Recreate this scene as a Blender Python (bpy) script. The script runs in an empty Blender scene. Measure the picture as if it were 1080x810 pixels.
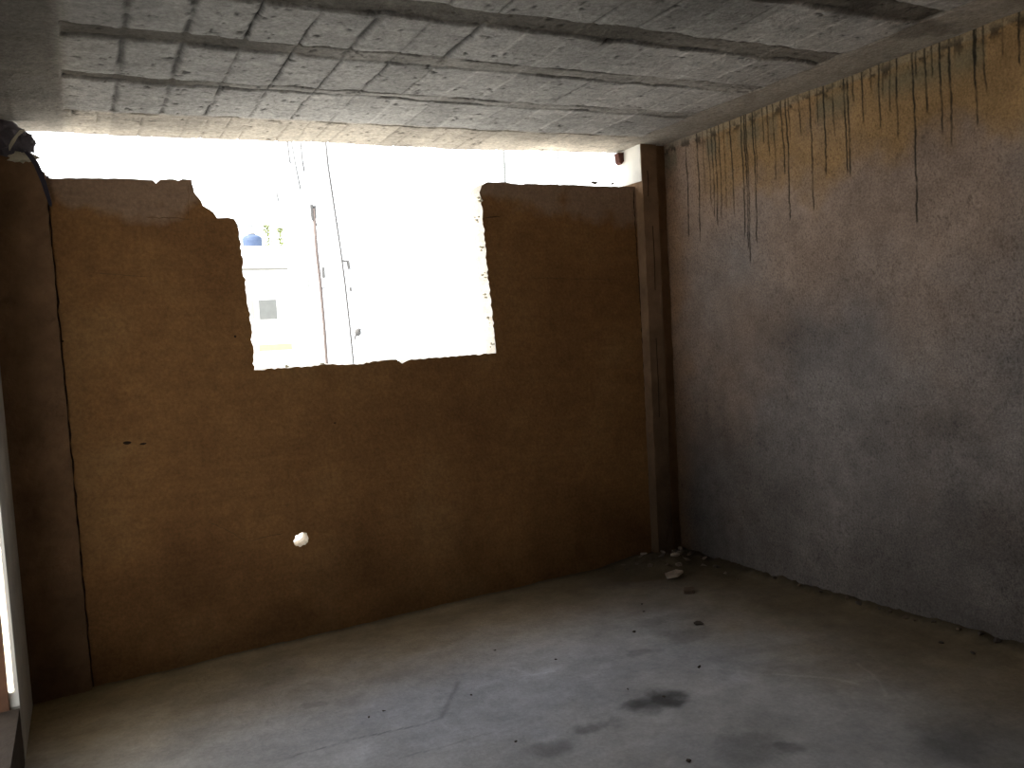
import bpy, bmesh, math, random
import numpy as np
from mathutils import Vector, Matrix
from mathutils.geometry import tessellate_polygon
random.seed(7)
C = bpy.context.scene.collection
H = 2.6
# ---------------------------------------------------------------- survey of the place (camera pose measured from the photograph)
F = 866.2
CAM = np.array([-3.3682, -4.2104, 1.5055])
R = np.array([[0.8807859382704608, 0.4667132747377964, 0.0799678068259112],
              [-0.47026932951359557, 0.8819232217278794, 0.03252981241800905],
              [-0.05534337055020509, -0.06625820825105218, 0.996266511118136]])
CX, CY = 0.0226, -0.0146          # slope of the ceiling
FX, FY = 0.0121, -0.0302          # slope of the floor
def up(px, py, n, d=0.0):
    v = R @ np.array([(px-540)/F, 1, (405-py)/F]); n = np.array(n, float)
    return CAM + (d-n@CAM)/(n@v)*v
def bk(px, py, y=0.0): return Vector(up(px, py, (0,1,0), y))
def rt(px, py): return Vector(up(px, py, (1,0,0), 0))
def fl(px, py): return Vector(up(px, py, (-FX,-FY,1), 0))
def ce(px, py): return Vector(up(px, py, (-CX,-CY,1), H))
def cz(x, y): return H+CX*x+CY*y
def fz(x, y): return FX*x+FY*y
# ---------------------------------------------------------------- numpy noise
def vnoise(x, y, seed):
    rs = np.random.RandomState(seed); T = rs.rand(256, 256)
    xi = np.floor(x).astype(int); yi = np.floor(y).astype(int); fx = x-xi; fy = y-yi
    fx = fx*fx*(3-2*fx); fy = fy*fy*(3-2*fy)
    g = lambda a, b: T[a % 256, b % 256]
    return (g(xi,yi)*(1-fx)+g(xi+1,yi)*fx)*(1-fy)+(g(xi,yi+1)*(1-fx)+g(xi+1,yi+1)*fx)*fy
def fbm(x, y, s, seed, octv=4):
    a = 0; w = 0; k = 1.0
    for o in range(octv):
        a = a+k*vnoise(x*s*2**o+37.7*o, y*s*2**o+11.3*o, seed+o); w += k; k *= .55
    return a/w
def sstep(a, b, x):
    t = np.clip((x-a)/(b-a), 0, 1); return t*t*(3-2*t)
def segdist(X, Y, pts):
    d = np.full(X.shape, 9.0)
    for (ax, ay), (bx, by) in zip(pts[:-1], pts[1:]):
        dx, dy = bx-ax, by-ay; L = dx*dx+dy*dy+1e-12
        t = np.clip(((X-ax)*dx+(Y-ay)*dy)/L, 0, 1)
        d = np.minimum(d, np.hypot(X-ax-t*dx, Y-ay-t*dy))
    return d
# ---------------------------------------------------------------- helpers
def tag(o, label=None, cat=None, group=None, kind=None):
    if label: o['label'] = label
    if cat: o['category'] = cat
    if group: o['group'] = group
    if kind: o['kind'] = kind
    return o
def link(name, me, m=None, parent=None, smooth=False):
    o = bpy.data.objects.new(name, me); C.objects.link(o)
    if m: me.materials.append(m)
    if smooth: me.polygons.foreach_set('use_smooth', [True]*len(me.polygons))
    if parent: o.parent = parent
    return o
def obj(name, bm, m, parent=None, smooth=False):
    bmesh.ops.recalc_face_normals(bm, faces=bm.faces)
    me = bpy.data.meshes.new(name); bm.to_mesh(me); bm.free()
    return link(name, me, m, parent, smooth)
def empty(name, loc):
    o = bpy.data.objects.new(name, None); C.objects.link(o); o.location = loc
    o.empty_display_size = .05
    return o
def loc_parent(o, p):
    o.parent = p; o.matrix_parent_inverse = Matrix.Translation(-Vector(p.location))
    return o
def grid_mesh(name, us, vs, pos, col, m, kind=None):
    U, V = np.meshgrid(us, vs, indexing='ij'); nu, nv = U.shape
    P = pos(U, V); K = col(U, V)
    me = bpy.data.meshes.new(name)
    idx = np.arange(nu*nv).reshape(nu, nv)
    q = np.stack([idx[:-1,:-1], idx[1:,:-1], idx[1:,1:], idx[:-1,1:]], -1).reshape(-1, 4)
    me.vertices.add(nu*nv); me.vertices.foreach_set('co', P.reshape(-1,3).astype('f').ravel())
    me.loops.add(q.size); me.loops.foreach_set('vertex_index', q.ravel().astype('i'))
    me.polygons.add(len(q)); me.polygons.foreach_set('loop_start', np.arange(0, q.size, 4, dtype='i'))
    me.polygons.foreach_set('loop_total', np.full(len(q), 4, dtype='i'))
    me.update(calc_edges=True); me.validate()
    a = me.color_attributes.new('tint', 'FLOAT_COLOR', 'POINT')
    K4 = np.concatenate([K.reshape(-1,3), np.ones((nu*nv,1))], 1)
    a.data.foreach_set('color', K4.astype('f').ravel())
    o = link(name, me, m, None, True)
    if kind: o['kind'] = kind
    return o
def box(bm, lo, hi):
    vs = [bm.verts.new((x,y,z)) for x in (lo[0],hi[0]) for y in (lo[1],hi[1]) for z in (lo[2],hi[2])]
    for f in ((0,1,3,2),(4,6,7,5),(0,4,5,1),(2,3,7,6),(0,2,6,4),(1,5,7,3)):
        bm.faces.new([vs[i] for i in f])
def tube(bm, pts, r, n=6):
    rings = []
    pts = [Vector(p) for p in pts]
    for i, p in enumerate(pts):
        d = (pts[min(i+1, len(pts)-1)]-pts[max(i-1, 0)]).normalized()
        a = d.cross(Vector((.3,.9,.1))).normalized(); b = d.cross(a)
        rr = r[i] if isinstance(r, (list, tuple)) else r
        rings.append([bm.verts.new(p+(a*math.cos(t)+b*math.sin(t))*rr) for t in [2*math.pi*k/n for k in range(n)]])
    for A, B in zip(rings[:-1], rings[1:]):
        for k in range(n): bm.faces.new((A[k], A[(k+1)%n], B[(k+1)%n], B[k]))
    bm.faces.new(rings[0][::-1]); bm.faces.new(rings[-1])
def lathe(bm, prof, c, n=24):
    rings = [[bm.verts.new((c[0]+r*math.cos(2*math.pi*k/n), c[1]+r*math.sin(2*math.pi*k/n), c[2]+z)) for k in range(n)] for r, z in prof]
    for A, B in zip(rings[:-1], rings[1:]):
        for k in range(n): bm.faces.new((A[k], A[(k+1)%n], B[(k+1)%n], B[k]))
    bm.faces.new(rings[0][::-1]); bm.faces.new(rings[-1])
# ---------------------------------------------------------------- materials
def nodes(name):
    m = bpy.data.materials.new(name); m.use_nodes = True
    nt = m.node_tree; b = nt.nodes['Principled BSDF']; b.inputs['Roughness'].default_value = .9
    b.inputs['Specular IOR Level'].default_value = .15
    return m, nt, b
def noise(nt, scale, detail=6, rough=.6, vec=None):
    n = nt.nodes.new('ShaderNodeTexNoise'); n.inputs['Scale'].default_value = scale
    n.inputs['Detail'].default_value = detail; n.inputs['Roughness'].default_value = rough
    if vec: nt.links.new(vec, n.inputs['Vector'])
    return n.outputs['Fac']
def objco(nt):
    return nt.nodes.new('ShaderNodeTexCoord').outputs['Object']
def ramp(nt, fac, stops):
    r = nt.nodes.new('ShaderNodeValToRGB'); e = r.color_ramp.elements
    while len(e) < len(stops): e.new(.5)
    for k, (p, c) in enumerate(stops): e[k].position = p; e[k].color = (*c, 1) if len(c) == 3 else c
    nt.links.new(fac, r.inputs['Fac']); return r.outputs['Color']
def mul(nt, a, b, fac=1, mode='MULTIPLY'):
    x = nt.nodes.new('ShaderNodeMixRGB'); x.blend_type = mode
    if isinstance(fac, (int, float)): x.inputs[0].default_value = fac
    else: nt.links.new(fac, x.inputs[0])
    for i, v in ((1, a), (2, b)):
        if isinstance(v, tuple): x.inputs[i].default_value = (*v, 1)
        else: nt.links.new(v, x.inputs[i])
    return x.outputs['Color']
def bump(nt, b, h, dist, strength=1.0, prev=None):
    n = nt.nodes.new('ShaderNodeBump'); n.inputs['Distance'].default_value = dist; n.inputs['Strength'].default_value = strength
    nt.links.new(h, n.inputs['Height'])
    if prev: nt.links.new(prev, n.inputs['Normal'])
    nt.links.new(n.outputs['Normal'], b.inputs['Normal'])
    return n.outputs['Normal']
def g(v): return (v, v, v)
def mat_tint(name, grains, bumps):
    m, nt, b = nodes(name); co = objco(nt)
    a = nt.nodes.new('ShaderNodeAttribute'); a.attribute_name = 'tint'; c = a.outputs['Color']
    for sc, lo, hi in grains:
        c = mul(nt, c, ramp(nt, noise(nt, sc, 8, .7, co), [(.3, g(lo)), (.7, g(hi))]))
    nt.links.new(c, b.inputs['Base Color'])
    p = None
    for sc, d in bumps: p = bump(nt, b, noise(nt, sc, 6, .65, co), d, 1, p)
    return m
def mat_simple(name, col, var=.25, scale=12, rough=.9, bd=.004, metal=0):
    m, nt, b = nodes(name); co = objco(nt)
    c = ramp(nt, noise(nt, scale, 6, .65, co), [(.3, tuple(v*(1-var) for v in col)), (.7, tuple(min(1,v*(1+var)) for v in col))])
    nt.links.new(c, b.inputs['Base Color']); b.inputs['Roughness'].default_value = rough
    b.inputs['Metallic'].default_value = metal
    if bd: bump(nt, b, noise(nt, scale*3, 6, .6, co), bd)
    return m
M_ceil = mat_tint('ceiling_concrete', [(55, .62, 1.25), (14, .8, 1.15)], [(90, .006), (22, .006)])
M_right = mat_tint('right_wall_plaster', [(110, .6, 1.3), (9, .82, 1.15)], [(130, .004), (28, .003)])
M_floor = mat_tint('floor_concrete', [(60, .85, 1.1), (7, .82, 1.12), (2.3, .85, 1.1)], [(80, .0015), (9, .006)])
def mat_back():
    m, nt, b = nodes('back_wall_plaster'); co = objco(nt)
    sep = nt.nodes.new('ShaderNodeSeparateXYZ'); nt.links.new(co, sep.inputs[0])
    base = ramp(nt, noise(nt, 1.6, 7, .6, co), [(.3, (.185,.088,.032)), (.52, (.25,.125,.045)), (.72, (.30,.165,.065))])
    # paler washed plaster along the broken top edge
    z = nt.nodes.new('ShaderNodeMath'); z.operation = 'MULTIPLY_ADD'
    nt.links.new(noise(nt, 2.2, 4, .5, co), z.inputs[0]); z.inputs[1].default_value = .9; nt.links.new(sep.outputs['Z'], z.inputs[2])
    top = ramp(nt, z.outputs[0], [(0, g(0)), (1, g(1))])
    mr = nt.nodes.new('ShaderNodeMapRange'); mr.inputs[1].default_value = 2.60; mr.inputs[2].default_value = 2.68
    nt.links.new(z.outputs[0], mr.inputs[0])
    c = mul(nt, base, (.29,.185,.118), mr.outputs[0], 'MIX')
    # darker towards the foot of the wall
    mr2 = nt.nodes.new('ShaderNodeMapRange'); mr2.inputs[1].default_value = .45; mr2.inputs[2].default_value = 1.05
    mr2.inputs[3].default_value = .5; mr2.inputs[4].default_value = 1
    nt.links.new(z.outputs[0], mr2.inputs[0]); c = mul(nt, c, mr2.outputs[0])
    # horizontal trowel bands and speckle
    mp = nt.nodes.new('ShaderNodeMapping'); mp.inputs['Scale'].default_value = (1.2, 1, 14); nt.links.new(co, mp.inputs['Vector'])
    c = mul(nt, c, ramp(nt, noise(nt, 1.5, 5, .6, mp.outputs[0]), [(.3, g(.93)), (.7, g(1.05))]))
    c = mul(nt, c, ramp(nt, noise(nt, 60, 6, .7, co), [(.3, g(.72)), (.7, g(1.2))]))
    c = mul(nt, c, ramp(nt, noise(nt, 16, 5, .7, co), [(.3, g(.84)), (.7, g(1.12))]))
    nt.links.new(c, b.inputs['Base Color'])
    p = bump(nt, b, noise(nt, 70, 6, .65, co), .003)
    bump(nt, b, noise(nt, 6, 5, .6, co), .012, 1, p)
    return m
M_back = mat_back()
M_reveal = mat_simple('broken_block_reveal', (.72,.66,.58), .15, 14, .95, .008)
M_col = mat_simple('column_plaster', (.20,.115,.06), .3, 6, .95, .012)
M_colr = mat_simple('pale_column_plaster', (.25,.155,.09), .3, 5, .95, .01)
M_crack = mat_simple('dark_crack', (.035,.02,.012), .3, 30)
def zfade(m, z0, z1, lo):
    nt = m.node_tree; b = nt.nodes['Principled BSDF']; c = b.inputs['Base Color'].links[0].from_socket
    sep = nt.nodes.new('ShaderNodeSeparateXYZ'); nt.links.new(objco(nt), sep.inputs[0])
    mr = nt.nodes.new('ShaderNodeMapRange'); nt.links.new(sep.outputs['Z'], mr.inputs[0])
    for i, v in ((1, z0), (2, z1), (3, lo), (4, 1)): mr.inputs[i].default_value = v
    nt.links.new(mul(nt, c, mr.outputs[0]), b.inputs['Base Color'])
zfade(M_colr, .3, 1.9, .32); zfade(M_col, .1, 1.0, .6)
M_left = mat_simple('left_wall_plaster', (.42,.40,.36), .15, 8, .95, .004)
M_slab = mat_simple('slab_concrete', (.4,.38,.34), .2, 6)
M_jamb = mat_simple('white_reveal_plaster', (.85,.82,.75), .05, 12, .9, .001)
M_sill = mat_simple('dark_sill_mortar', (.06,.046,.036), .2, 12)
M_frame = mat_simple('brown_wood_frame', (.10,.05,.03), .3, 8, .8, .002)
M_brick = mat_simple('red_brick', (.085,.033,.024), .3, 25)
M_stone = mat_simple('mortar_rubble', (.15,.115,.09), .35, 18, .95, .006)
M_tile = mat_simple('pale_broken_tile', (.31,.25,.20), .2, 22, .9, .003)
M_crumb = mat_simple('brown_crumb', (.12,.085,.06), .3, 25)
M_peb = mat_simple('dark_crumb', (.07,.055,.045), .3, 30)
M_bag = mat_simple('grey_plastic_sheet', (.13,.115,.13), .35, 14, .5, .01)
M_cloth = mat_simple('pale_sacking', (.55,.50,.38), .25, 20, .95, .006)
M_strap = mat_simple('dark_rubber', (.045,.038,.05), .2, 20, .6, 0)
M_cable = mat_simple('black_cable', (.10,.10,.10), .2, 10, .6, 0)
M_rust = mat_simple('rusty_pole', (.135,.112,.105), .2, 20, .7, 0)
M_gal = mat_simple('grey_galvanised', (.12,.12,.12), .2, 15, .6, 0)
M_galp = mat_simple('pale_galvanised', (.15,.155,.155), .05, 15, .6, 0)
M_bld = mat_simple('white_render', (.85,.85,.84), .03, 4, .9, 0)
M_ledge = mat_simple('grey_ledge', (.17,.17,.155), .05, 8, .9, 0)
M_yel = mat_simple('yellow_paint', (.36,.35,.19), .1, 8, .9, 0)
M_grille = mat_simple('white_grille', (.26,.265,.25), .05, 8, .7, 0)
M_pane = mat_simple('dull_pane', (.15,.155,.15), .1, 5, .4, 0)
M_tank = mat_simple('blue_plastic', (.075,.105,.18), .1, 3, .5, 0)
M_leaf = mat_simple('pale_green_leaf', (.17,.20,.07), .3, 9, .8, 0)
M_ground = mat_simple('dusty_ground', (.66,.65,.62), .1, 1, .95, 0)
# ---------------------------------------------------------------- ceiling of hollow blocks between joists
JOISTS = [(-1.685,-1.555), (-1.215,-1.115), (-.735,-.665), (-2.17,-2.05), (-2.66,-2.54), (-3.14,-3.03), (-3.62,-3.50), (-4.1,-3.98), (-4.58,-4.46)]
def ceil_edge(x): return .155+.035*np.exp(-((x+1.3)/.7)**2)-.02*sstep(-3.0,-3.6,x)
JT = {9: [(-3.13,.55,.010),(-2.94,.6,.009),(-2.745,.9,.006),(-2.55,.75,.004),(-2.36,.7,.004),(-2.17,.4,.004),(-1.79,.3,.004),(-1.41,.3,.004)],
      8: [(-3.13,.85,.012),(-2.95,.85,.012),(-2.77,.5,.006),(-2.58,.95,.0055),(-2.39,.85,.005),(-2.2,.95,.005),(-2.0,.45,.005),(-1.24,.8,.005),(-.87,.45,.005),(-.68,.4,.005)],
      7: [(-3.145,.75,.012),(-2.955,.85,.010),(-2.765,1,.007),(-2.575,.95,.006),(-2.375,.9,.014),(-2.19,.4,.004),(-2.0,.9,.013)],
      6: [(-2.19,.8,.006),(-2.0,.7,.006),(-1.62,.95,.006),(-1.44,.7,.005),(-1.06,.4,.005)],
      5: [(-1.62,.7,.006),(-1.24,.7,.006),(-.86,.6,.006)]}
def ceil_fields(X, Y):
    wob = (fbm(X, Y, 9, 11)-.5)*.035; wob2 = (fbm(X, Y, 30, 12)-.5)*.012
    Yw = Y+wob+wob2; Xw = X+(fbm(X, Y, 8, 21)-.5)*.014+(fbm(X, Y, 45, 22)-.5)*.006
    inner = (X > -3.33) & (X < -.31+.02*(fbm(X,Y,5,33)-.5))
    jo = np.zeros(X.shape); crack = np.zeros(X.shape)
    for k, (a, b) in enumerate(JOISTS):
        fade = {0: 1-.25*sstep(-1.6, -.8, X), 1: 1-.62*sstep(-2.75, -2.3, X), 2: .95-.70*sstep(-2.95, -2.6, X)}.get(k, 1.0)
        jo = np.maximum(jo, sstep(a-.012, a+.012, Yw)*(1-sstep(b-.012, b+.012, Yw))*fade)
        for e, w in ((a, 1), (b, .75)):
            on = sstep(.48, .56, fbm(X, Y*0+e*13, 5, 40+k))
            thin = np.exp(-((Yw-e)/.008)**2)
            crack = np.maximum(crack, thin*(.3+.7*on)*w)
    row = np.zeros(X.shape, int)
    for (a, b) in JOISTS: row += (Y > (a+b)/2).astype(int)
    # block joints every 19 cm, each with its own strength; narrower clay pieces over the wall
    k = np.round((X+3.14)/.19); dx = Xw-(-3.14+.19*k)
    rs = np.random.RandomState(5); T = rs.rand(64, 64); ki = k.astype(int)+5
    st = T[ki % 64, row % 64]
    dark = np.zeros(X.shape); wid = np.full(X.shape, .005)
    for rw, items in JT.items():
        for (xk, sk, wk) in items:
            mk = (row == rw) & (np.abs(X-xk) < .095); dark[mk] = sk; wid[mk] = wk
    pale = np.where(dark < .3, .8, 0)
    main = Y < -.26
    brk = .35+.65*sstep(.33, .45, fbm(X*.7, Y, 8, 60))
    w = wid
    crack = np.maximum(crack, np.exp(-(dx/w)**2)*dark*brk*main*(1-.75*jo))
    palel = np.exp(-(dx/.008)**2)*pale*main
    cc = np.exp(-((Yw+.235)/.006)**2)*sstep(.42, .55, fbm(X, Y*0, 6, 70))
    crack = np.maximum(crack, cc*.8)
    k2 = np.round((X+3.2)/.093); dx2 = Xw-(-3.2+.093*k2); s2 = T[(k2.astype(int)+9) % 64, 33]
    crack = np.maximum(crack, np.exp(-(dx2/.004)**2)*(Y > -.235)*(s2 > .3)*.6*s2*sstep(.35,.5,fbm(X,Y,9,61)))
    crack = crack*inner; palel = palel*inner; jo = jo*inner
    blk = T[(np.floor((X+3.14)/.19).astype(int)+7) % 64, (row+11) % 64]
    edge = np.exp(-((X+.31)/.007)**2)*sstep(.5,.6,fbm(X,Y,6,81))*(Y < -.3)
    crack = np.maximum(crack, edge*.7)
    pits = sstep(.74, .80, fbm(X, Y, 34, 90, 3))*inner
    bn = (fbm(X,Y,5,34)-.5)*.05; beam = np.maximum(1-sstep(-3.36, -3.28, X+bn), (X > -.31+.02*(fbm(X,Y,5,33)-.5)).astype(float))
    return crack, palel, jo, blk, pits, beam
def ceil_pos(X, Y):
    crack, palel, jo, blk, pits, beam = ceil_fields(X, Y)
    Z = cz(X, Y)+crack*.014+jo*.010+pits*.004+(blk-.5)*.003+beam*.003+(fbm(X, Y, 6, 3)-.5)*.012
    Z = Z-.0*X
    YY = Y+(ceil_edge(X)-.2)*sstep(-.1, .2, Y)+(fbm(X, Y*0, 25, 4)-.5)*.012*(Y > .18)
    return np.stack([X, YY, Z], -1)
def ceil_col(X, Y):
    crack, palel, jo, blk, pits, beam = ceil_fields(X, Y)
    v = .40+(blk-.5)*.10+(fbm(X, Y, 3, 5)-.5)*.16+(fbm(X*1, Y*5, 9, 6)-.5)*.12
    v = v*(1-.66*jo)*(1+.38*palel)
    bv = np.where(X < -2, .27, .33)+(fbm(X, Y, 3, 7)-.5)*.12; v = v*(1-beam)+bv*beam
    shade = 1-.42*sstep(-2.2, -3.3, X+(fbm(X,Y,3,8)-.5)*.5)*sstep(-.55, -1.1, Y)  # light falloff painted in: ceiling darker to the left and rear, brighter right
    shade = shade*(1-.38*sstep(-3.30, -3.36, X)*sstep(-.25, -.45, Y))*(1-.25*sstep(-1.2,-2.3,Y)*(X<-1.0))
    v = v*shade*(1+.30*sstep(-1.5, -.6, X))
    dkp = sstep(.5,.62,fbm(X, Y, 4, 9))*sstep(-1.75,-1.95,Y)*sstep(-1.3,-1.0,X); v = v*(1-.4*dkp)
    v = v*(1-.88*crack)*(1-.7*pits)
    w = sstep(-.27, -.22, Y)
    warm = np.stack([1.03+.10*w, 1.0+0*w+.01*w, .95-.10*w], -1)
    brown = np.stack([v*0+1.1, v*0+1.0, v*0+.86], -1)
    jb = np.maximum(jo, beam)[..., None]
    return np.clip(v[..., None]*(warm*(1-jb)+brown*jb), 0, 1)
ys = np.concatenate([np.arange(-5.2, -2.5, .05), np.arange(-2.5, .2001, .0075)])
xs = np.arange(-3.9, .0051, .0075)
grid_mesh('ceiling', xs[::-1], ys, ceil_pos, ceil_col, M_ceil, 'structure')
bm = bmesh.new(); box(bm, (-3.9,-5.2,2.70), (.2,.13,2.9)); o = obj('trim_1', bm, M_slab); o['kind'] = 'structure'
# ---------------------------------------------------------------- floor
CORN = (-.30, -.22)
def floor_h(X, Y):
    d = np.hypot((X-CORN[0]), (Y-CORN[1])*1.0)
    h = .07*np.exp(-(d/.20)**2)*(.6+.8*fbm(X, Y, 12, 120))
    h = h+.03*np.exp(-((X+.0)/.06)**2)*(fbm(X, Y, 14, 121))*1.3
    h = h+.015*np.exp(-((Y-.0)/.04)**2)*(fbm(X, Y, 12, 122))
    return h+(fbm(X, Y, 1.5, 123)-.5)*.012
STAIN = [((690,741),.13,.05,.5),((704,737),.07,.05,.5),((672,744),.06,.03,.35),((621,768),.06,.025,.4),((645,762),.05,.03,.2),((726,669),.14,.05,.28),((676,688),.07,.03,.25),
         ((791,789),.13,.06,.3),((582,790),.09,.04,.35),((831,788),.04,.02,.35),((1051,791),.22,.14,.35),((330,745),.05,.02,.25),((690,655),.12,.03,.18),((1000,790),.16,.05,.2),((440,690),.12,.03,-.12),
         ((574,708),.10,.03,-.16),((643,701),.05,.02,-.2),((907,716),.16,.04,-.16),((500,720),.16,.05,-.14),((420,730),.2,.06,-.1),((900,745),.25,.06,-.08),((760,720),.2,.05,-.08)]
FLINES = [([(484,719),(474,738),(465,756)],.011,.30),([(300,800),(380,778),(440,766),(466,757)],.004,.45),([(420,800),(470,787),(520,772)],.004,.25),
          ([(820,712),(880,716),(905,722)],.008,-.3),([(905,700),(925,716),(935,735)],.006,-.25),([(700,704),(760,706),(800,712)],.006,-.15),([(540,705),(560,712),(585,708)],.006,-.2)]
def floor_col(X, Y):
    v = .43+(fbm(X, Y, 1.3, 130)-.5)*.16+(fbm(X, Y, 5, 131)-.5)*.16+(fbm(X+.05*fbm(X,Y,9,1), Y*1.5, 16, 141)-.5)*.10
    Xw = X+(fbm(X, Y, 14, 132)-.5)*.10; Yw = Y+(fbm(X, Y, 14, 133)-.5)*.08
    for (p, rx, ry, s) in STAIN:
        c = fl(*p); e = np.hypot((Xw-c.x)/(rx*1.15), (Yw-c.y)/(ry*2.0))
        v = v*(1-s*(1-sstep(.45, 1.15, e)))
    for pts, w, s in FLINES:
        q = [tuple(fl(*p))[:2] for p in pts]
        d = segdist(X+(fbm(X,Y,20,134)-.5)*.02, Y+(fbm(X,Y,20,135)-.5)*.02, q)
        v = v*(1-s*np.exp(-(d/w)**2))
    # dark rubble dirt by corner; shade painted near walls, bluish skylight painted mid-floor
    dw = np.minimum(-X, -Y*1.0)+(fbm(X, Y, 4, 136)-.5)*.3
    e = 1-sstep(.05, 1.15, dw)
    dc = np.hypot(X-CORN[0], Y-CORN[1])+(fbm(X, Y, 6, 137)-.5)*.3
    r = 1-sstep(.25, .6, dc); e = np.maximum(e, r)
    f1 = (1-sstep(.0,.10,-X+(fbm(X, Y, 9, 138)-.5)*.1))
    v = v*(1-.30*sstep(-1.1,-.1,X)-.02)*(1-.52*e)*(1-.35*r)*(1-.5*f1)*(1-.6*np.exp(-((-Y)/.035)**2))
    c0 = fl(520, 735); blue = np.exp(-(np.hypot((X-c0.x)/.8, (Y-c0.y)/.55))**2)*(.6+.8*fbm(X, Y, 5, 139))
    blue2 = sstep(.5,.75,fbm(X, Y, 3, 140))*.6; bl = np.clip(blue+blue2*.5, 0, 1)
    lf = sstep(-2.6, -3.5, X)
    v = v*(1+.10*blue)
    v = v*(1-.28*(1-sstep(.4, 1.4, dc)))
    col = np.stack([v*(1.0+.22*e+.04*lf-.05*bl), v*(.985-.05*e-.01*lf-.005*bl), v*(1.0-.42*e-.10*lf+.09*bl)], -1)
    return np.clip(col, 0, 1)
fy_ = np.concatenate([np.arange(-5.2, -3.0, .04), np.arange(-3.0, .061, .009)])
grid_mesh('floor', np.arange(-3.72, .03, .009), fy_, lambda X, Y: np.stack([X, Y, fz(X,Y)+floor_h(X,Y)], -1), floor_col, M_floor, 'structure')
# ---------------------------------------------------------------- right wall with black drip stains
DR = [ # top x, top y, bottom x, bottom y, strength
 (722,152,725,250,.9),(734,150,737,255,.95),(740,150,741,203,.5),(744,150,749,216,.55),(749,150,752,228,.7),(753,148,755,237,.7),(757,146,759,230,.65),(762,145,764,220,.5),
 (768,140,773,228,.9),(780,135,784,250,.8),(785,133,790,276,.9),(783,133,788,262,.8),(792,130,797,256,.75),(795,130,796,194,.5),(803,128,804,150,.6),(808,124,809,163,.7),(814,122,816,190,.6),(822,120,826,183,.7),(827,120,832,231,.9),(831,117,831,145,.6),
 (841,110,843,140,.6),(852,112,857,222,.7),(860,100,861,130,.5),(867,97,869,183,.85),(876,94,878,143,.65),(888,93,892,182,.85),(893,90,894,185,.9),(898,85,899,108,.6),(908,82,909,129,.8),(917,82,918,97,.6),
 (925,78,928,135,.7),(930,78,930,100,.5),(938,78,937,118,.5),(945,70,944,145,.75),(960,64,966,235,1.0),(965,63,964,80,.6),(973,60,976,118,.8),(981,60,981,80,.6),(989,62,991,140,.85),(999,62,1001,152,.9),
 (1005,50,1005,62,.5),(1010,46,1010,58,.5),(1024,42,1029,131,.95),(1027,40,1027,70,.8),(1033,42,1040,98,.6),(1073,22,1074,68,.9),(1056,28,1056,60,.4)]
def right_fields(Y, Z):
    K = np.zeros(Y.shape)
    wob = (fbm(Y*0, Z, 18, 150)-.5)*.010+(fbm(Y, Z, 60, 151)-.5)*.003
    for k, (x0, y0, x1, y1, s) in enumerate(DR):
        a = rt(x0, y0-2); b = rt(x1, y1)
        t = np.clip((a.z-Z)/max(a.z-b.z, .01), 0, 1)
        c = a.y+(b.y-a.y)*.5+(b.y-a.y)*.4*(t-.5)
        w = .0034+.0022*s*(1-.4*t)
        inz = sstep(b.z-.015, b.z+.015, Z)
        br = .65+.35*sstep(.3, .5, fbm(Y*0+k*3.3, Z, 16, 152+k % 5, 3))
        K = np.maximum(K, np.exp(-((Y+wob-c)/w)**4)*inz*min(1,s*1.35)*br)
    return K
def right_pos(Y, Z):
    top = sstep(2.45, 2.6, Z)
    X = (fbm(Y, Z, 3, 160)-.5)*.02+(fbm(Y, Z, 30, 161)-.5)*.007+.012
    zz = Z
    return np.stack([X+0*Y, Y, zz], -1)
def right_col(Y, Z):
    K = right_fields(Y, Z)
    n = fbm(Y, Z, 1.6, 170); n2 = fbm(Y, Z, 4, 171)
    zt = Z+(n2-.5)*.55
    ochre = sstep(2.08, 2.38, zt)*sstep(-.15, -.6, Y)
    grey = sstep(.35, .75, n*.6+(1-Z/2.6)*.55)*.8
    c0 = np.array([.47,.34,.26]); c1 = np.array([.45,.275,.125]); c2 = np.array([.255,.238,.23])
    c = c0*(1-ochre[...,None])+c1*ochre[...,None]
    c = c*(1-grey[...,None])+c2*grey[...,None]
    v = .85+(n-.5)*.5+(n2-.5)*.35
    # soft darker cloud, then darker towards the foot and the corner
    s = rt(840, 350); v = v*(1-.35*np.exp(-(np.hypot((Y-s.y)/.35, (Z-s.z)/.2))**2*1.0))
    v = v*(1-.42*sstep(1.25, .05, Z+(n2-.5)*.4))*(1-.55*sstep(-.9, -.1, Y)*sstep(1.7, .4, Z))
    og = sstep(-.30, -.02, Y+(n2-.5)*.2)[..., None]; c = c*(1-og)+np.array([.36,.215,.125])*og  # warm reflected light painted into the wall's corner edge
    spk = sstep(.66, .76, fbm(Y, Z*.9, 150, 172, 2))*sstep(.3,.55,fbm(Y, Z, 3, 173)); v = v*(1-.32*spk)
    pale = .6*sstep(2.56, 2.58, Z-CY*Y+(n2-.5)*.03)
    c = c*v[..., None]; c = c*(1-.7*pale[..., None])+np.array([.36,.33,.25])*.7*pale[..., None]
    gr = np.exp(-((Z-2.5-CY*Y)/.07)**2)*sstep(.45,.6,fbm(Y, Z*0, 6, 174)); gc = np.array([.16,.16,.11])
    c = c*(1-.6*gr[..., None])+gc*.6*gr[..., None]
    dk = sstep(.52,.62,fbm(Y, Z, 26, 175, 3))*np.exp(-((Z-2.565-CY*Y)/.03)**2)
    K = np.maximum(K, dk*.8)
    drip = np.array([.018,.017,.012])
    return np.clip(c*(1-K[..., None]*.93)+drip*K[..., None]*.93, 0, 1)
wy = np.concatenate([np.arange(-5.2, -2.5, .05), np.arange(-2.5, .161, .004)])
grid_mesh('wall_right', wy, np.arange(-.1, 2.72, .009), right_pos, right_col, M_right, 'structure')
bm = bmesh.new(); box(bm, (.05,-5.2,-.1), (.2,.14,2.8)); o = obj('wall_right.001', bm, M_slab); o['kind'] = 'structure'
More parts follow.
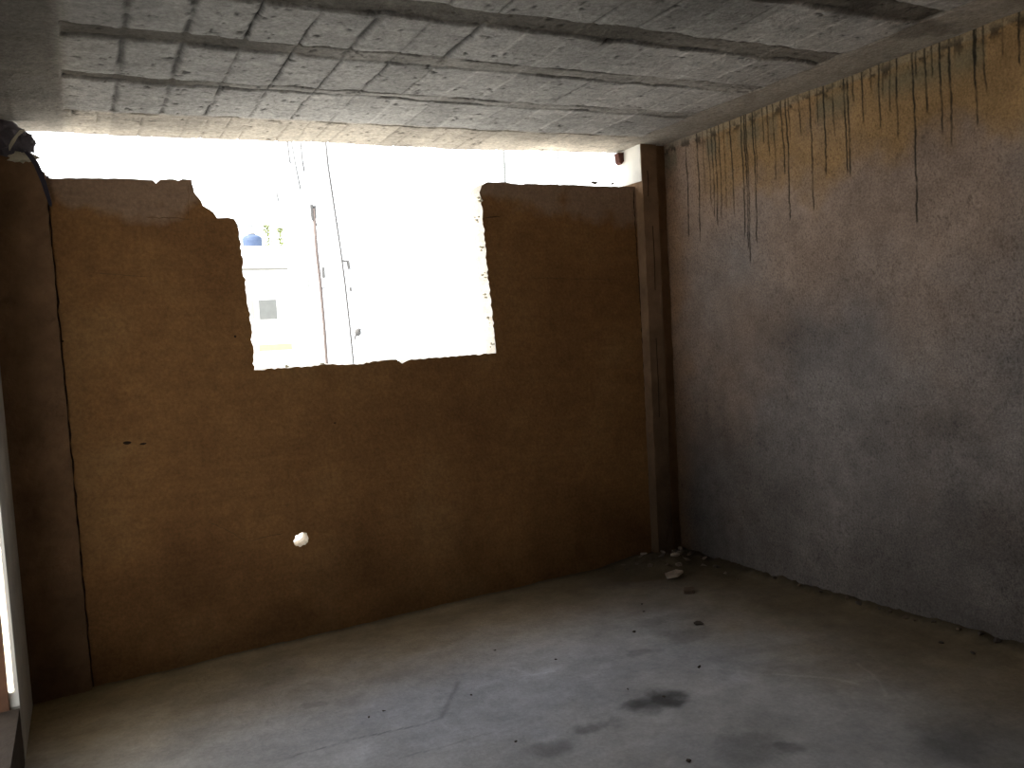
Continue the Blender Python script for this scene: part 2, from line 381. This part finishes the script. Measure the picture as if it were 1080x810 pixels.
# ---------------------------------------------------------------- back wall with its broken opening
TH = .135
rnd = random.Random(3)
top_l = [(-30,187),(40,188),(120,188),(150,189.5),(161,190),(164.5,193.5),(169,189.5),(202,189.5),(204,198),(208,207),(214,217),(221,221),(225,224),(229,230),(240,229.5),(247,231),(250,236),(252,250),
         (256,280),(260,310),(263,335),(266,362),(268,390.5)]
sill = [(300,388),(325,386.5),(345,384.5),(380,384),(405,380),(418,379),(424,383.5),(431,380),(455,377.5),(490,375),(523,372.5)]
top_r = [(521,350),(518.5,325),(515.5,300),(513,275),(511,250),(509,228),(507.5,212),(505.5,203),(508,196),(514,192),(535,192.5),(545,194),(570,194.5),(600,195),(640,196.5),(720,198)]
def rough(pts, step, amp):
    out = []
    P = [bk(*p) for p in pts]
    for a, b in zip(P[:-1], P[1:]):
        n = max(1, int((b-a).length/step)); t = (b-a).normalized(); nn = Vector((-t.z, 0, t.x))
        for i in range(n):
            q = a.lerp(b, i/n)
            if i: q = q+nn*rnd.uniform(-amp, amp)
            out.append(q)
    return out+[P[-1]]
outline = rough(top_l[:7], .03, .002)[:-1]+rough(top_l[6:18], .018, .006)[:-1]+rough(top_l[17:], .016, .007)[:-1]+rough([top_l[-1]]+sill, .016, .004)[:-1]+rough([sill[-1]]+top_r[:9], .016, .006)[:-1]+rough(top_r[8:], .03, .003)
outline = [Vector((p.x, 0, p.z)) for p in outline]
outline[0].x = -3.85; outline[-1].x = .02
outline += [Vector((.02,0,-.1)), Vector((-3.85,0,-.1))]
hc = bk(318, 569); hole = []
for k in range(26):
    a = -2*math.pi*k/26; r = .036*(1+.13*math.sin(2*a+1)+rnd.uniform(-.11,.11))
    hole.append(Vector((hc.x+r*math.cos(a)*.95, 0, hc.z+r*math.sin(a)*1.08)))
def wall_poly(loops, thick, name, m):
    bm = bmesh.new(); tris = tessellate_polygon([[Vector((p.x, p.z, 0)) for p in L] for L in loops])
    flat = [p for L in loops for p in L]
    fv = [bm.verts.new(p) for p in flat]
    bv = [bm.verts.new((p.x, thick, p.z)) for p in flat]
    for t in tris:
        try: bm.faces.new([fv[i] for i in t]); bm.faces.new([bv[i] for i in reversed(t)])
        except ValueError: pass
    k = 0
    mids = []
    for L in loops:
        n = len(L)
        for i in range(n):
            a, b = k+i, k+(i+1) % n
            try: bm.faces.new((fv[a], fv[b], bv[b], bv[a]))
            except ValueError: pass
        k += n
    bmesh.ops.remove_doubles(bm, verts=bm.verts, dist=1e-5)
    o = obj(name, bm, m); o.data.materials.append(M_reveal)
    for p in o.data.polygons:
        if abs(p.normal.y) < .5: p.material_index = 1
    return o
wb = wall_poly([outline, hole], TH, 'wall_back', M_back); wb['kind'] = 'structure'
# mortar squeezed out of the block joints down the right reveal
bm = bmesh.new()
for (px, py) in ((504,231),(509,262),(512,290),(513,312),(517,338),(519,365),(507,210)):
    for q in range(4):
        c = bk(px+rnd.uniform(-2,2), py+rnd.uniform(-3,3)); s = rnd.uniform(.005,.010)
        r = bmesh.ops.create_icosphere(bm, subdivisions=1, radius=s, matrix=Matrix.Translation((c.x, rnd.uniform(0,.02), c.z)) @ Matrix.Diagonal((1, 1.4, .7, 1)))
        for v in r['verts']: v.co += Vector([rnd.uniform(-.3,.3)*s for _ in range(3)])
mo = obj('reveal_mortar', bm, M_cloth, wb); mo['label'] = 'pale squeezed mortar lumps'
# shallow chips knocked in the plaster
bm = bmesh.new()
for (px, py, w, h) in ((134,467,.022,.010),(151,468,.017,.006),(65,360,.010,.007),(353,446,.010,.004),(248,355,.008,.007)):
    c = bk(px, py); n = 9
    ring = [bm.verts.new((c.x+w*rnd.uniform(.7,1)*math.cos(2*math.pi*k/n), -.0015, c.z+h*rnd.uniform(.7,1)*math.sin(2*math.pi*k/n))) for k in range(n)]
    ce_ = bm.verts.new((c.x, -.0005, c.z))
    for k in range(n): bm.faces.new((ring[k], ring[(k+1)%n], ce_))
o = obj('plaster_chip', bm, M_crack, wb); o['label'] = 'small dark chips in the plaster'
# cracks of the block courses in the right half
def ribbon(name, pts, w, parent, m=M_crack, y=-.0012):
    bm = bmesh.new(); P = rough(pts, .02, .004); L = []
    for i, p in enumerate(P):
        ww = w*rnd.uniform(.4,1)*(1 if 0 < i < len(P)-1 else .2)
        t = (P[min(i+1,len(P)-1)]-P[max(i-1,0)]).normalized(); nn = Vector((-t.z,0,t.x))
        a = p+nn*ww; b = p-nn*ww
        L.append((bm.verts.new((a.x,y,a.z)), bm.verts.new((b.x,y,b.z))))
    for A, B in zip(L[:-1], L[1:]): bm.faces.new((A[0],B[0],B[1],A[1]))
    return obj(name, bm, m, parent)
ribbon('plaster_crack', [(512,230),(520,229),(528,229)], .004, wb)
ribbon('plaster_crack', [(668,199),(670,240),(674,300),(678,372),(682,450),(686,540)], .004, wb)
M_faint = mat_simple('faint_plaster_line', (.13,.07,.03), .3, 30)
for pts, w in (([(152,229),(178,230),(203,231)],.0022),([(199,195),(198.5,212),(199,231)],.0018),([(100,288),(140,291),(160,292)],.002),([(560,293),(600,294),(655,295)],.0018),([(220,550),(262,571),(300,562)],.002)):
    ribbon('plaster_seam', pts, w, wb, M_faint)
# ---------------------------------------------------------------- columns
def rough_box(name, lo, hi, m, step=.045, amp=.004, seed=1, shape=None):
    bm = bmesh.new(); box(bm, lo, hi)
    for ax in range(3):
        n = int((hi[ax]-lo[ax])/step)
        for i in range(1, n+1):
            co = [0,0,0]; co[ax] = lo[ax]+(hi[ax]-lo[ax])*i/(n+1); no = [0,0,0]; no[ax] = 1
            bmesh.ops.bisect_plane(bm, geom=bm.verts[:]+bm.edges[:]+bm.faces[:], plane_co=co, plane_no=no)
    r = random.Random(seed)
    for v in bm.verts:
        if shape: shape(v)
        v.co += Vector([r.uniform(-amp, amp) for _ in range(3)])
    return obj(name, bm, m, None, False)
XW = -.1912
# right column: main shaft and a shallower return that meets the right wall
def seat(v):
    pass
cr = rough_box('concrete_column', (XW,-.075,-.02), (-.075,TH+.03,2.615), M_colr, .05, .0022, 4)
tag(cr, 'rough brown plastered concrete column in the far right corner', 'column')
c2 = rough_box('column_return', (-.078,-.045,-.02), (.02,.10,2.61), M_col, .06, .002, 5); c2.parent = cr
bm = bmesh.new()
for (xa, z0, z1) in ((-.150,2.44,2.28),(-.128,2.1,1.7),(-.14,1.4,.9)):
    tube(bm, [(xa,-.0765,z0),(xa+.002,-.077,(z0+z1)/2),(xa-.002,-.0765,z1)], .0022, 4)
o = obj('plaster_run', bm, M_crack, cr)
bm = bmesh.new(); box(bm, (XW-.004,-.070,2.375),(XW-.001,TH+.03,2.60)); o = obj('painted_daylight_face', bm, M_jamb, cr); o['label'] = 'pale strip painted as daylight on the outer face'  # daylight on the column's upper side face, painted as a pale strip
# left column with a broken, chamfered top
XL0, XL1 = -3.67, -3.4185
def lshape(v):
    # shoulder falls away to the right
    t = (v.co.x-XL0)/(XL1-XL0)
    lim = 2.395-.012*t-.12*max(0, t-.62)**1.2*2.2
    if v.co.z > lim: v.co.z = lim
    
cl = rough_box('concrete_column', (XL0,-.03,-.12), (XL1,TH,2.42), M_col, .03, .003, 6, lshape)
tag(cl, 'dark brown plastered column with a broken top in the left corner', 'column')
bm = bmesh.new()
L = []
P = [(XL1+.003+.003*math.sin(i*1.7)+.002*rnd.uniform(-1,1), -.0025, -.06+i*.04) for i in range(58)]
for i, p in enumerate(P):
    w = .0042*rnd.uniform(.6,1.2)
    L.append((bm.verts.new((p[0]-w,p[1],p[2])), bm.verts.new((p[0]+w,p[1],p[2]))))
for A, B in zip(L[:-1], L[1:]): bm.faces.new((A[0],B[0],B[1],A[1]))
obj('plaster_crack', bm, M_crack, wb)
# ---------------------------------------------------------------- left wall, doorway reveal and timber frame
YD = -.63
bm = bmesh.new(); box(bm, (-3.80,YD,-.12), (-3.655,.0,2.68)); o = obj('wall_left', bm, M_left); o['kind'] = 'structure'
bm = bmesh.new(); box(bm, (-3.80,-5.2,-.12), (-3.655,-1.7,2.68)); o = obj('wall_left.001', bm, M_left); o['kind'] = 'structure'
bm = bmesh.new(); box(bm, (-3.80,-1.7,2.2), (-3.655,YD,2.68)); o = obj('wall_left.002', bm, M_left); o['kind'] = 'structure'
d = empty('door_1', (-3.72,-1.15,0)); d['kind'] = 'structure'
bm = bmesh.new(); box(bm, (-3.688,YD-.004,.19), (-3.6555,YD,2.2)); loc_parent(obj('door_reveal', bm, M_jamb), d)
bm = bmesh.new(); box(bm, (-3.80,YD-.03,.0), (-3.688,YD,2.2)); box(bm, (-3.80,-1.7,0), (-3.69,-1.67,2.2)); box(bm, (-3.80,-1.67,2.17), (-3.69,YD-.03,2.2)); loc_parent(obj('door_frame', bm, M_frame), d)
bm = bmesh.new(); box(bm, (-3.80,-1.7,-.12), (-3.655,YD-.03,.19)); loc_parent(obj('door_sill', bm, M_sill), d)
bm = bmesh.new(); box(bm, (-6.2,-5.2,2.66), (-3.9,.1,2.9)); o = obj('sun_block_slab', bm, M_slab); o['kind'] = 'structure'  # unseen overhang slab added to keep the sun out of the doorway
bm = bmesh.new(); box(bm, (-6.2,-5.2,-.3), (-3.80,.1,-.12)); o = obj('floor.001', bm, M_slab); o['kind'] = 'structure'
bm = bmesh.new(); box(bm, (-3.9,-5.3,-.2), (.2,-5.2,2.8)); o = obj('wall_rear', bm, M_left); o['kind'] = 'structure'
# ---------------------------------------------------------------- stuffing and strap above the left column
def blob(name, m, c, s, seed, parent=None, sub=3, amp=.35, fr=2.2):
    from mathutils import noise as mn
    bm = bmesh.new(); bmesh.ops.create_icosphere(bm, subdivisions=sub, radius=1)
    for v in bm.verts:
        n = mn.noise(v.co*fr+Vector((seed*7.1,0,0)))+.5*mn.noise(v.co*fr*2.6+Vector((0,seed*3.3,0)))
        v.co *= 1+amp*n
        v.co = Vector((v.co.x*s[0]+c[0], v.co.y*s[1]+c[1], v.co.z*s[2]+c[2]))
    return obj(name, bm, m, parent, False)
def ribbon3(bm, pts, w, th=.004):
    L = []
    for i, (p, ww) in enumerate(zip(pts, w)):
        p = Vector(p); t = (Vector(pts[min(i+1,len(pts)-1)])-Vector(pts[max(i-1,0)])).normalized()
        s = t.cross(Vector((0,1,0))).normalized()*ww; n = Vector((0,-th,0))
        L.append([bm.verts.new(p+s), bm.verts.new(p-s), bm.verts.new(p-s+n), bm.verts.new(p+s+n)])
    for A, B in zip(L[:-1], L[1:]):
        for k in range(4): bm.faces.new((A[k],A[(k+1)%4],B[(k+1)%4],B[k]))
    bm.faces.new(L[0]); bm.faces.new(L[-1][::-1])
y = -.02
b1 = blob('plastic_bundle', M_bag, bk(-1,145,y), (.098,.055,.080), 1)
tag(b1, 'crumpled dark plastic bundle stuffed between left column top and ceiling', 'plastic bundle')
bm = bmesh.new(); ribbon3(bm, [bk(*p, y-.075) for p in ((26,137),(22,139),(18,143),(14,149),(11,154),(10,159))], [.003,.007,.005,.007,.006,.002]); obj('cloth_edge', bm, M_cloth, b1)
b3 = blob('bag_knot', M_bag, bk(25,151,y), (.040,.03,.052), 3, b1, 3, .5, 3)
bm = bmesh.new()
ribbon3(bm, [bk(25,143,y-.03),bk(27,150,y-.035),bk(31,156,y-.03),bk(36,161,y-.02)], [.008,.020,.022,.002])
obj('loose_flap', bm, M_bag, b1)
cp = blob('mortar_cap', M_cloth, bk(24,166,-.03), (.05,.02,.022), 8, None, 3, .6, 3)
cp.parent = cl; cp['label'] = 'pale crumbled mortar on the shoulder'
bm = bmesh.new()
ribbon3(bm, [bk(*p, y-.03) for p in ((27,160),(33,166),(38,173),(42,182),(46,192),(49,202),(53,215),(54,218))], [.006,.010,.011,.011,.010,.009,.007,.002])
st = obj('rubber_strap', bm, M_strap)
tag(st, 'dark strap hanging from the plastic bundle over the left column edge', 'strap')
# ---------------------------------------------------------------- rubble
def chunk(name, m, c, s, seed, flat=False, rz=None, tilt=0):
    r = random.Random(seed); bm = bmesh.new()
    pts = []
    if flat:
        n = r.randint(4, 6); a0 = r.uniform(0, 6)
        for k in range(n):
            a = a0+2*math.pi*k/n+r.uniform(-.25,.25); rr = r.uniform(.8,1.1)
            for z in (-1, 1): pts.append(Vector((math.cos(a)*rr, math.sin(a)*rr, z*r.uniform(.85,1))))
    else:
        for k in range(12):
            v = Vector([r.gauss(0,1) for _ in range(3)]).normalized()*r.uniform(.8,1.1); pts.append(v)
    vs = [bm.verts.new((p.x*s[0], p.y*s[1], p.z*s[2])) for p in pts]
    h = bmesh.ops.convex_hull(bm, input=vs)
    bmesh.ops.delete(bm, geom=[v for v in bm.verts if not v.link_faces], context='VERTS')
    bmesh.ops.bevel(bm, geom=bm.edges[:], offset=min(s)*.12, segments=1, affect='EDGES')
    o = obj(name, bm, m)
    o.location = c; o.rotation_euler = (tilt*r.uniform(-1,1), tilt*r.uniform(-1,1), r.uniform(0,6) if rz is None else rz)
    return o
def ground_z(x, y):
    return float(fz(x, y)+floor_h(np.array([[x]]), np.array([[y]]))[0,0])
def onfloor(px, py):
    p = fl(px, py)
    return p.x, p.y, ground_z(p.x, p.y)
x, yy, z = onfloor(711, 611)
o = chunk('broken_tile', M_tile, (x, yy, z+.016), (.068,.060,.008), 12, True, .3); o.location.z += .008; o.rotation_euler = (-.16,-.06,.5)
tag(o, 'pale flat broken tile lying on the floor before the corner rubble', 'broken tile')
x, yy, z = onfloor(728, 625)
o = chunk('broken_tile', M_crumb, (x, yy, z+.012), (.055,.036,.010), 15, True, .1); o.rotation_euler = (.16,.0,.2)
tag(o, 'dark narrow tile shard lying in front of the pale flat tile', 'broken tile')
k = 0
for (px, py, sx, sy, sz, flat) in ((684,578,.045,.03,.010,1),(664,589,.035,.02,.008,1),(700,574,.02,.02,.03,0),(676,596,.022,.016,.010,0),(698,597,.030,.02,.014,0),(713,596,.034,.020,.009,1),
        (727,590,.016,.016,.012,0),(735,588,.028,.02,.016,0),(748,592,.025,.025,.014,0),(690,588,.028,.02,.018,0),(703,583,.026,.020,.018,0),(742,600,.022,.018,.012,0),(725,598,.024,.02,.014,0),
        (757,600,.035,.03,.014,0),(672,602,.018,.014,.010,0),(686,604,.02,.014,.008,1),(716,603,.022,.016,.008,1),(655,598,.018,.012,.008,0),(765,606,.016,.014,.010,0),(732,576,.022,.022,.018,0),
        (704,603,.016,.012,.008,0),(778,612,.016,.012,.009,0),(661,604,.012,.010,.007,0),(694,580,.03,.02,.01,1)):
    x, yy, z = onfloor(px, py)
    yy = min(yy, -.09 if x < -.2 else -.12); x = min(x, -.05); z = ground_z(x, yy)
    o = chunk('rubble_piece', (M_stone, M_tile, M_stone, M_stone)[k % 4] if flat else (M_stone, M_peb, M_stone)[k % 3], (x, yy, z+sz*.55), (sx, sy, sz), 30+k, bool(flat), None, .15)
    tag(o, 'small piece of mortar rubble in the heap below the right column', 'rubble', 'rubble heap in the far right corner'); k += 1
for (px, py) in ((868,626),(895,634),(928,644),(938,648),(905,639),(955,654),(985,661),(1012,668),(1040,673),(845,620),(1062,676),(965,657),(820,613)):
    x, yy, z = onfloor(px, py); x = min(x, -.03); z = ground_z(x, yy)
    s = rnd.uniform(.009,.018)
    o = chunk('mortar_crumb', (M_peb, M_crumb)[k % 2], (x, yy, z+s*.4), (s*1.3, s*1.5, s*.7), 80+k, False, None, .2)
    tag(o, 'dark mortar crumb along the foot of the right wall', 'crumb', 'crumbs along the foot of the right wall'); k += 1
singles = [(737,659,.022,'dark crumb beside the grey smudge past the tile shards'),(677,638,.008,'upper of two tiny dark pebbles left of the tiles'),(679,646,.007,'lower of two tiny dark pebbles left of the tiles'),
           (669,667,.011,'dark pebble on open floor left of the grey smudge'),(737,704,.011,'dark pebble right of and above the large stain'),(993,679,.012,'left of two dark crumbs off the right wall foot'),(1026,690,.012,'right of two dark crumbs off the right wall foot'),
           (497,733,.006,'tiny pebble just right of the long diagonal floor streak'),(405,750,.007,'tiny pebble near the curved floor crack'),(389,757,.006,'tiny pebble resting beside the curved floor crack, lower left'),(544,783,.007,'tiny pebble left of the lower floor stains'),
           (586,696,.007,'tiny pebble at the far end of the pale floor marks'),(662,727,.006,'tiny pebble just left of the large floor stain'),(700,735,.007,'dark pebble lying on the large floor stain'),(522,686,.006,'tiny pebble nearest the foot of the back wall'),(726,804,.010,'dark pebble at the bottom edge below the stains')]
for i, (px, py, s, lab) in enumerate(singles):
    x, yy, z = onfloor(px, py)
    o = chunk('pebble', M_peb, (x, yy, z+s*.35), (s*1.25, s, s*.6), 140+i, False, None, .1); tag(o, lab, 'pebble')
# loose stones on the wall top and brick chunk under the ceiling edge
for (px, py, s, lab) in ((627,193.5,.018,'left of two small stones on top of the right wall stub'),(646,194.5,.013,'right of two small stones on top of the right wall stub')):
    p = bk(px, py, .03); o = chunk('loose_stone', M_stone, (p.x, p.y, p.z+.006), (s*1.3, s, s*.8), int(px), False, None, 0); tag(o, lab, 'stone')
p = bk(44, 186, .03); o = chunk('loose_stone', M_bag, (p.x, p.y, p.z-.005), (.035,.02,.018), 5, False, 0, 0); tag(o, 'grey stone lump on the wall top beside the left column', 'stone')
for i, (px, lab) in enumerate(((303,'left of two mortar crumbs on the opening sill'),(340,'mortar crumb on the opening sill at the foot of the rusty pole'))):
    p = bk(px, 387.5-.055*(px-303)*1.3, .05); o = chunk('sill_crumb', M_cloth, (p.x, p.y, p.z+.006), (.018,.014,.010), 60+i, False, None, 0); tag(o, lab.replace('left of two mortar crumbs on the opening sill', 'pale mortar crumb on the opening sill left of the rusty pole'), 'crumb')
bm = bmesh.new(); yb = .10
quad = [bk(652,161,yb),bk(660,161,yb),bk(659.5,168,yb),bk(656,173,yb),bk(653.5,171,yb)]
a = [bm.verts.new(v) for v in quad]; b = [bm.verts.new(v+Vector((.004,.05,0))) for v in quad]
bm.faces.new(a); bm.faces.new(b[::-1])
for i in range(5): bm.faces.new((a[i],a[(i+1)%5],b[(i+1)%5],b[i]))
tag(obj('brick_fragment', bm, M_brick), 'reddish brick fragment hanging under the ceiling edge beside right column', 'brick')
# ---------------------------------------------------------------- outside: street level, far building, poles and cables
GZ = -3.2
bm = bmesh.new()
for a in ((-40,.6),(-40,80),(60,80),(60,.6)): bm.verts.new((a[0],a[1],GZ))
bm.faces.new(bm.verts[:]); o = obj('ground', bm, M_ground); o['kind'] = 'structure'
YB = 14.0
def B(px, py, dy=0): return bk(px, py, YB+dy)
def bx(name, m, p0, p1, dy0, dy1, parent):
    a, b = B(*p0), B(*p1); bm = bmesh.new()
    box(bm, (min(a.x,b.x), YB+dy0, min(a.z,b.z)), (max(a.x,b.x), YB+dy1, max(a.z,b.z)))
    return loc_parent(obj(name, bm, m), parent)
bl = empty('white_building', (B(240,300).x, YB+3, GZ))
tag(bl, 'glaring white building with flat roof seen through the wall opening', 'building')
a0, a1 = B(195, 260), B(331, 260); roofz = B(262, 259.5).z
bm = bmesh.new(); box(bm, (a0.x, YB, GZ), (a1.x, YB+6, roofz)); loc_parent(obj('facade', bm, M_bld), bl)
zl = B(270,284).z
bm = bmesh.new(); box(bm, (B(254,284).x, YB-.06, zl-.02), (B(303,284).x, YB, zl+.02)); loc_parent(obj('ledge', bm, M_ledge), bl)
bx('yellow_stripe', M_yel, (273,364), (308,368.5), -.03, 0, bl)
w = bx('window', M_pane, (272.5,316.5), (292.5,336.5), -.03, .02, bl)
p0, p1 = B(272.5,316.5), B(292.5,336.5); bm = bmesh.new()
for i in range(9):
    xx = p0.x+(p1.x-p0.x)*i/8; box(bm, (xx-.012, YB-.09, p1.z), (xx+.012, YB-.06, p0.z))
for i in range(7):
    zz = p1.z+(p0.z-p1.z)*i/6; box(bm, (p0.x, YB-.09, zz-.012), (p1.x, YB-.06, zz+.012))
gr = obj('grille', bm, M_grille); gr.parent = w; gr.matrix_parent_inverse = w.matrix_parent_inverse.copy() @ Matrix.Identity(4)
w2 = bx('shutter', M_grille, (262,317), (268.5,336), -.04, 0, bl)
t = B(266.5,259,.4); tk = empty('water_tank', (t.x, t.y, roofz)); tag(tk, 'blue plastic water tank standing on the white building roof', 'water tank')
px2m = YB*1.3/F
bm = bmesh.new(); R0 = 0.205
lathe(bm, [(R0*.96,0),(R0,.03),(R0,.13),(R0*1.02,.14),(R0,.15),(R0,.19),(R0*.94,.22),(R0*.72,.255),(R0*.4,.275)], (t.x,t.y,roofz+.012), 28); loc_parent(obj('tank_body', bm, M_tank, None, True), tk)
bm = bmesh.new(); lathe(bm, [(R0*.38,.27),(R0*.38,.295),(R0*.3,.305)], (t.x,t.y,roofz+.012), 20); loc_parent(obj('tank_lid', bm, M_gal), tk)
bm = bmesh.new(); tube(bm, [(t.x-.55,t.y+.1,roofz+.50),(t.x+.05,t.y+.1,roofz+.50)], .016); tube(bm, [(t.x-.33,t.y+.1,roofz),(t.x-.33,t.y+.1,roofz+.50)], .016)
loc_parent(obj('roof_rail', bm, M_gal), bl)
for i, (px, h, lab) in enumerate(((283,.50,'pale green thin shrub on the white roof, nearer the blue tank'),(296,.42,'pale green thin shrub on the white roof, farther from tank'))):
    c = B(px, 258, .3); bm = bmesh.new(); r = random.Random(i)
    for k in range(70):
        z = r.uniform(.05,1)**.8*h; rr = .075*(1-.3*z/h); q = Vector((c.x+r.gauss(0,rr*.6), c.y+r.gauss(0,rr*.6), roofz+z)); s = r.uniform(.024,.045)
        d1 = Vector([r.uniform(-1,1) for _ in range(3)]).normalized()*s; d2 = d1.cross(Vector([r.uniform(-1,1) for _ in range(3)])).normalized()*s*.6
        bm.faces.new([bm.verts.new(q+v) for v in (d1, d2, -d1, -d2)])
    tube(bm, [(c.x,c.y,roofz),(c.x+.01,c.y,roofz+h*.9)], .008, 5)
    tag(obj('roof_shrub', bm, M_leaf), lab, 'shrub')
def stick(name, m, pts, Y, r, label, cat, ground=True, group=None):
    P = [bk(px, py, Y) for px, py in pts]
    if ground:
        dv = (P[-1]-P[0]).normalized(); e = P[-1]; s = (GZ-e.z)/min(dv.z,-.2); P.append(e+dv*s)
    bm = bmesh.new(); tube(bm, P, r, 8); o = obj(name, bm, m, None, True)
    o.matrix_world = Matrix.Identity(4)
    tag(o, label, cat, group); return o
Y1 = 3.0; u = (Y1+4.2)*1.1/F
pole = stick('utility_pole', M_rust, [(330.5,220),(334,265),(338,300),(342,345),(345,388)], Y1, u*1.5, 'thin rusty pole with dark fittings outside the opening', 'pole')
bm = bmesh.new()
for (a, b, r) in (((328.5,216),(330,232),1.6),((332,217),(332.5,230),1.3),((329,220),(333,222),1.2)): tube(bm, [bk(*a,Y1),bk(*b,Y1)], u*r, 6)
obj('pole_insulator', bm, M_cable, pole)
bm = bmesh.new()
tube(bm, [bk(341,282,Y1),bk(341.5,293,Y1)], u*1.5, 6); obj('pole_bracket', bm, M_gal, pole)
bm = bmesh.new(); tube(bm, [bk(337,304,Y1),bk(342,304,Y1)], u*.7, 6); obj('pole_crossbar', bm, M_gal, pole)
bm = bmesh.new(); tube(bm, [bk(*p,Y1) for p in ((332,230),(336,245),(339,270),(341,290),(342,304))], u*.45, 5); obj('pole_wire', bm, M_gal, pole)
Y2 = 2.4; u2 = (Y2+4.2)*1.1/F
stick('hanging_cable', M_cable, [(343,145),(346,175),(352,215),(359,262),(364,300),(369,345),(374,395)], Y2, u2*.95, 'long dark cable slanting down across the opening right of the rusty pole', 'cable')
gear = empty('meter_bracket', bk(365,290,Y2+.1)); tag(gear, 'small metal bracket with rods beside the long dark cable', 'bracket')  # bracket beside the cable, modelled without a support
bm = bmesh.new(); tube(bm, [bk(361,275,Y2+.1),bk(368,276,Y2+.1)], u2*1.1, 6); tube(bm, [bk(367.5,276,Y2+.1),bk(368,284,Y2+.1)], u2*1.3, 6); loc_parent(obj('bracket_arm', bm, M_gal), gear)
bm = bmesh.new(); tube(bm, [bk(366,277,Y2+.1),bk(369,305,Y2+.1),bk(369.5,327,Y2+.1)], u2*.4, 5); tube(bm, [bk(369.3,280,Y2+.1),bk(371.8,326,Y2+.1)], u2*.35, 5); tube(bm, [bk(369.8,303,Y2+.1),bk(370.2,307,Y2+.1)], u2*1.0, 6); loc_parent(obj('bracket_rod', bm, M_gal), gear)
lm = empty('street_lamp', bk(376,352,Y2+.2)); tag(lm, 'small dark round lamp head beside the foot of the long cable', 'lamp')  # street lamp head with a stub of arm, rest of its support left out
c = bk(377.5,350.5,Y2+.2); bm = bmesh.new(); bmesh.ops.create_icosphere(bm, subdivisions=3, radius=u2*3.4, matrix=Matrix.Translation(c) @ Matrix.Diagonal((1,1,1.15,1))); loc_parent(obj('lamp_head', bm, M_gal, None, True), lm)
bm = bmesh.new(); tube(bm, [c+Vector((u2*.5,-u2*1.5,u2*1.5)), c+Vector((u2*1.8,-u2*2.2,u2*3.6))], [u2*2.0,u2*1.6], 8); loc_parent(obj('lamp_cap', bm, M_cable, None, True), lm)
bm = bmesh.new(); tube(bm, [c+Vector((-u2*1.5,0,-u2*2)), bk(374,356,Y2+.2), bk(375,358,Y2+.2)], u2*1.0, 6); loc_parent(obj('lamp_arm', bm, M_gal), lm)
Y3 = 7.0; u3 = (Y3+4.2)*1.1/F
for i, (pts, lab, m) in enumerate((([(303,148),(305.5,170),(307,172)],'short faint wire hanging under the ceiling edge, leftmost',M_gal),([(307,148),(312,175),(317,200)],'longer faint wire slanting under the ceiling edge',M_galp),([(317,150),(319,170),(321,181)],'faint wire hanging third from left under ceiling edge',M_gal),
        ([(292,203),(293.5,212)],'tiny faint wire end floating above the white building',M_galp))):
    stick('overhead_wire', m, pts, Y3, u3*.8, lab, 'wire', False)
stick('power_pole', M_galp, [(530,150),(532,175),(533,200)], 16, .036, 'wide pale grey pole beyond the top of the wall', 'pole')
stick('overhead_wire', M_gal, [(589,150),(588,175),(587.5,215)], 5, .008, 'thin vertical grey wire above the right wall stub', 'wire')
stick('overhead_wire', M_galp, [(325,270),(325.5,300),(326,312)], 9, .010, 'faint short vertical wire left of the rusty pole', 'wire', False)
# ---------------------------------------------------------------- light
sc = bpy.context.scene
wd = bpy.data.worlds.new('sky'); sc.world = wd; wd.use_nodes = True
bg = wd.node_tree.nodes['Background']; bg.inputs['Color'].default_value = (.93,.97,1,1); bg.inputs['Strength'].default_value = 3.2
sun = bpy.data.lights.new('sun', 'SUN'); sun.energy = 13; sun.angle = .01; sun.color = (1,.93,.82)
so = bpy.data.objects.new('sun', sun); C.objects.link(so); so.rotation_euler = Vector((-.62,-.16,.77)).to_track_quat('Z','Y').to_euler()
def area(name, loc, tgt, sx, sy, e, col, portal=False):
    l = bpy.data.lights.new(name, 'AREA'); l.shape = 'RECTANGLE'; l.size = sx; l.size_y = sy; l.energy = e; l.color = col
    if portal: l.cycles.is_portal = True
    o = bpy.data.objects.new(name, l); C.objects.link(o); o.location = loc
    o.rotation_euler = (Vector(tgt)-Vector(loc)).to_track_quat('-Z','Z').to_euler(); return o
area('window_portal', (-1.8,.2,1.95), (-1.8,-3,1.95), 3.6, 1.35, 1, (1,1,1), True)
area('doorway_daylight', (-3.78,-1.2,1.2), (-2.4,-1.2,1.15), .85, 1.9, 4, (.86,.93,1))
sl = area('jamb_fill_lamp', (-3.678,-.80,1.2), (-3.678,-.63,1.2), .016, 1.9, .9, (1,.90,.74)); sl.data.spread = math.radians(3)  # added narrow lamp that brightens only the door reveal
area('rear_daylight', (-1.6,-5.15,1.5), (-1.6,0,1.2), 1.4, 1.2, 2.5, (1,.86,.7))
# ---------------------------------------------------------------- camera and colour
cd = bpy.data.cameras.new('camera'); co_ = bpy.data.objects.new('camera', cd); C.objects.link(co_)
cd.sensor_width = 36; cd.lens = F*36/1080; cd.clip_start = .01; cd.clip_end = 300
Mx = Matrix(((R[0][0],R[0][2],-R[0][1],CAM[0]),(R[1][0],R[1][2],-R[1][1],CAM[1]),(R[2][0],R[2][2],-R[2][1],CAM[2]),(0,0,0,1)))
co_.matrix_world = Mx
sc.camera = co_
sc.view_settings.view_transform = 'Standard'; sc.view_settings.look = 'None'; sc.view_settings.exposure = 0; sc.view_settings.gamma = 1
sc.cycles.use_denoising = True
sc.cycles.max_bounces = 10; sc.cycles.diffuse_bounces = 8
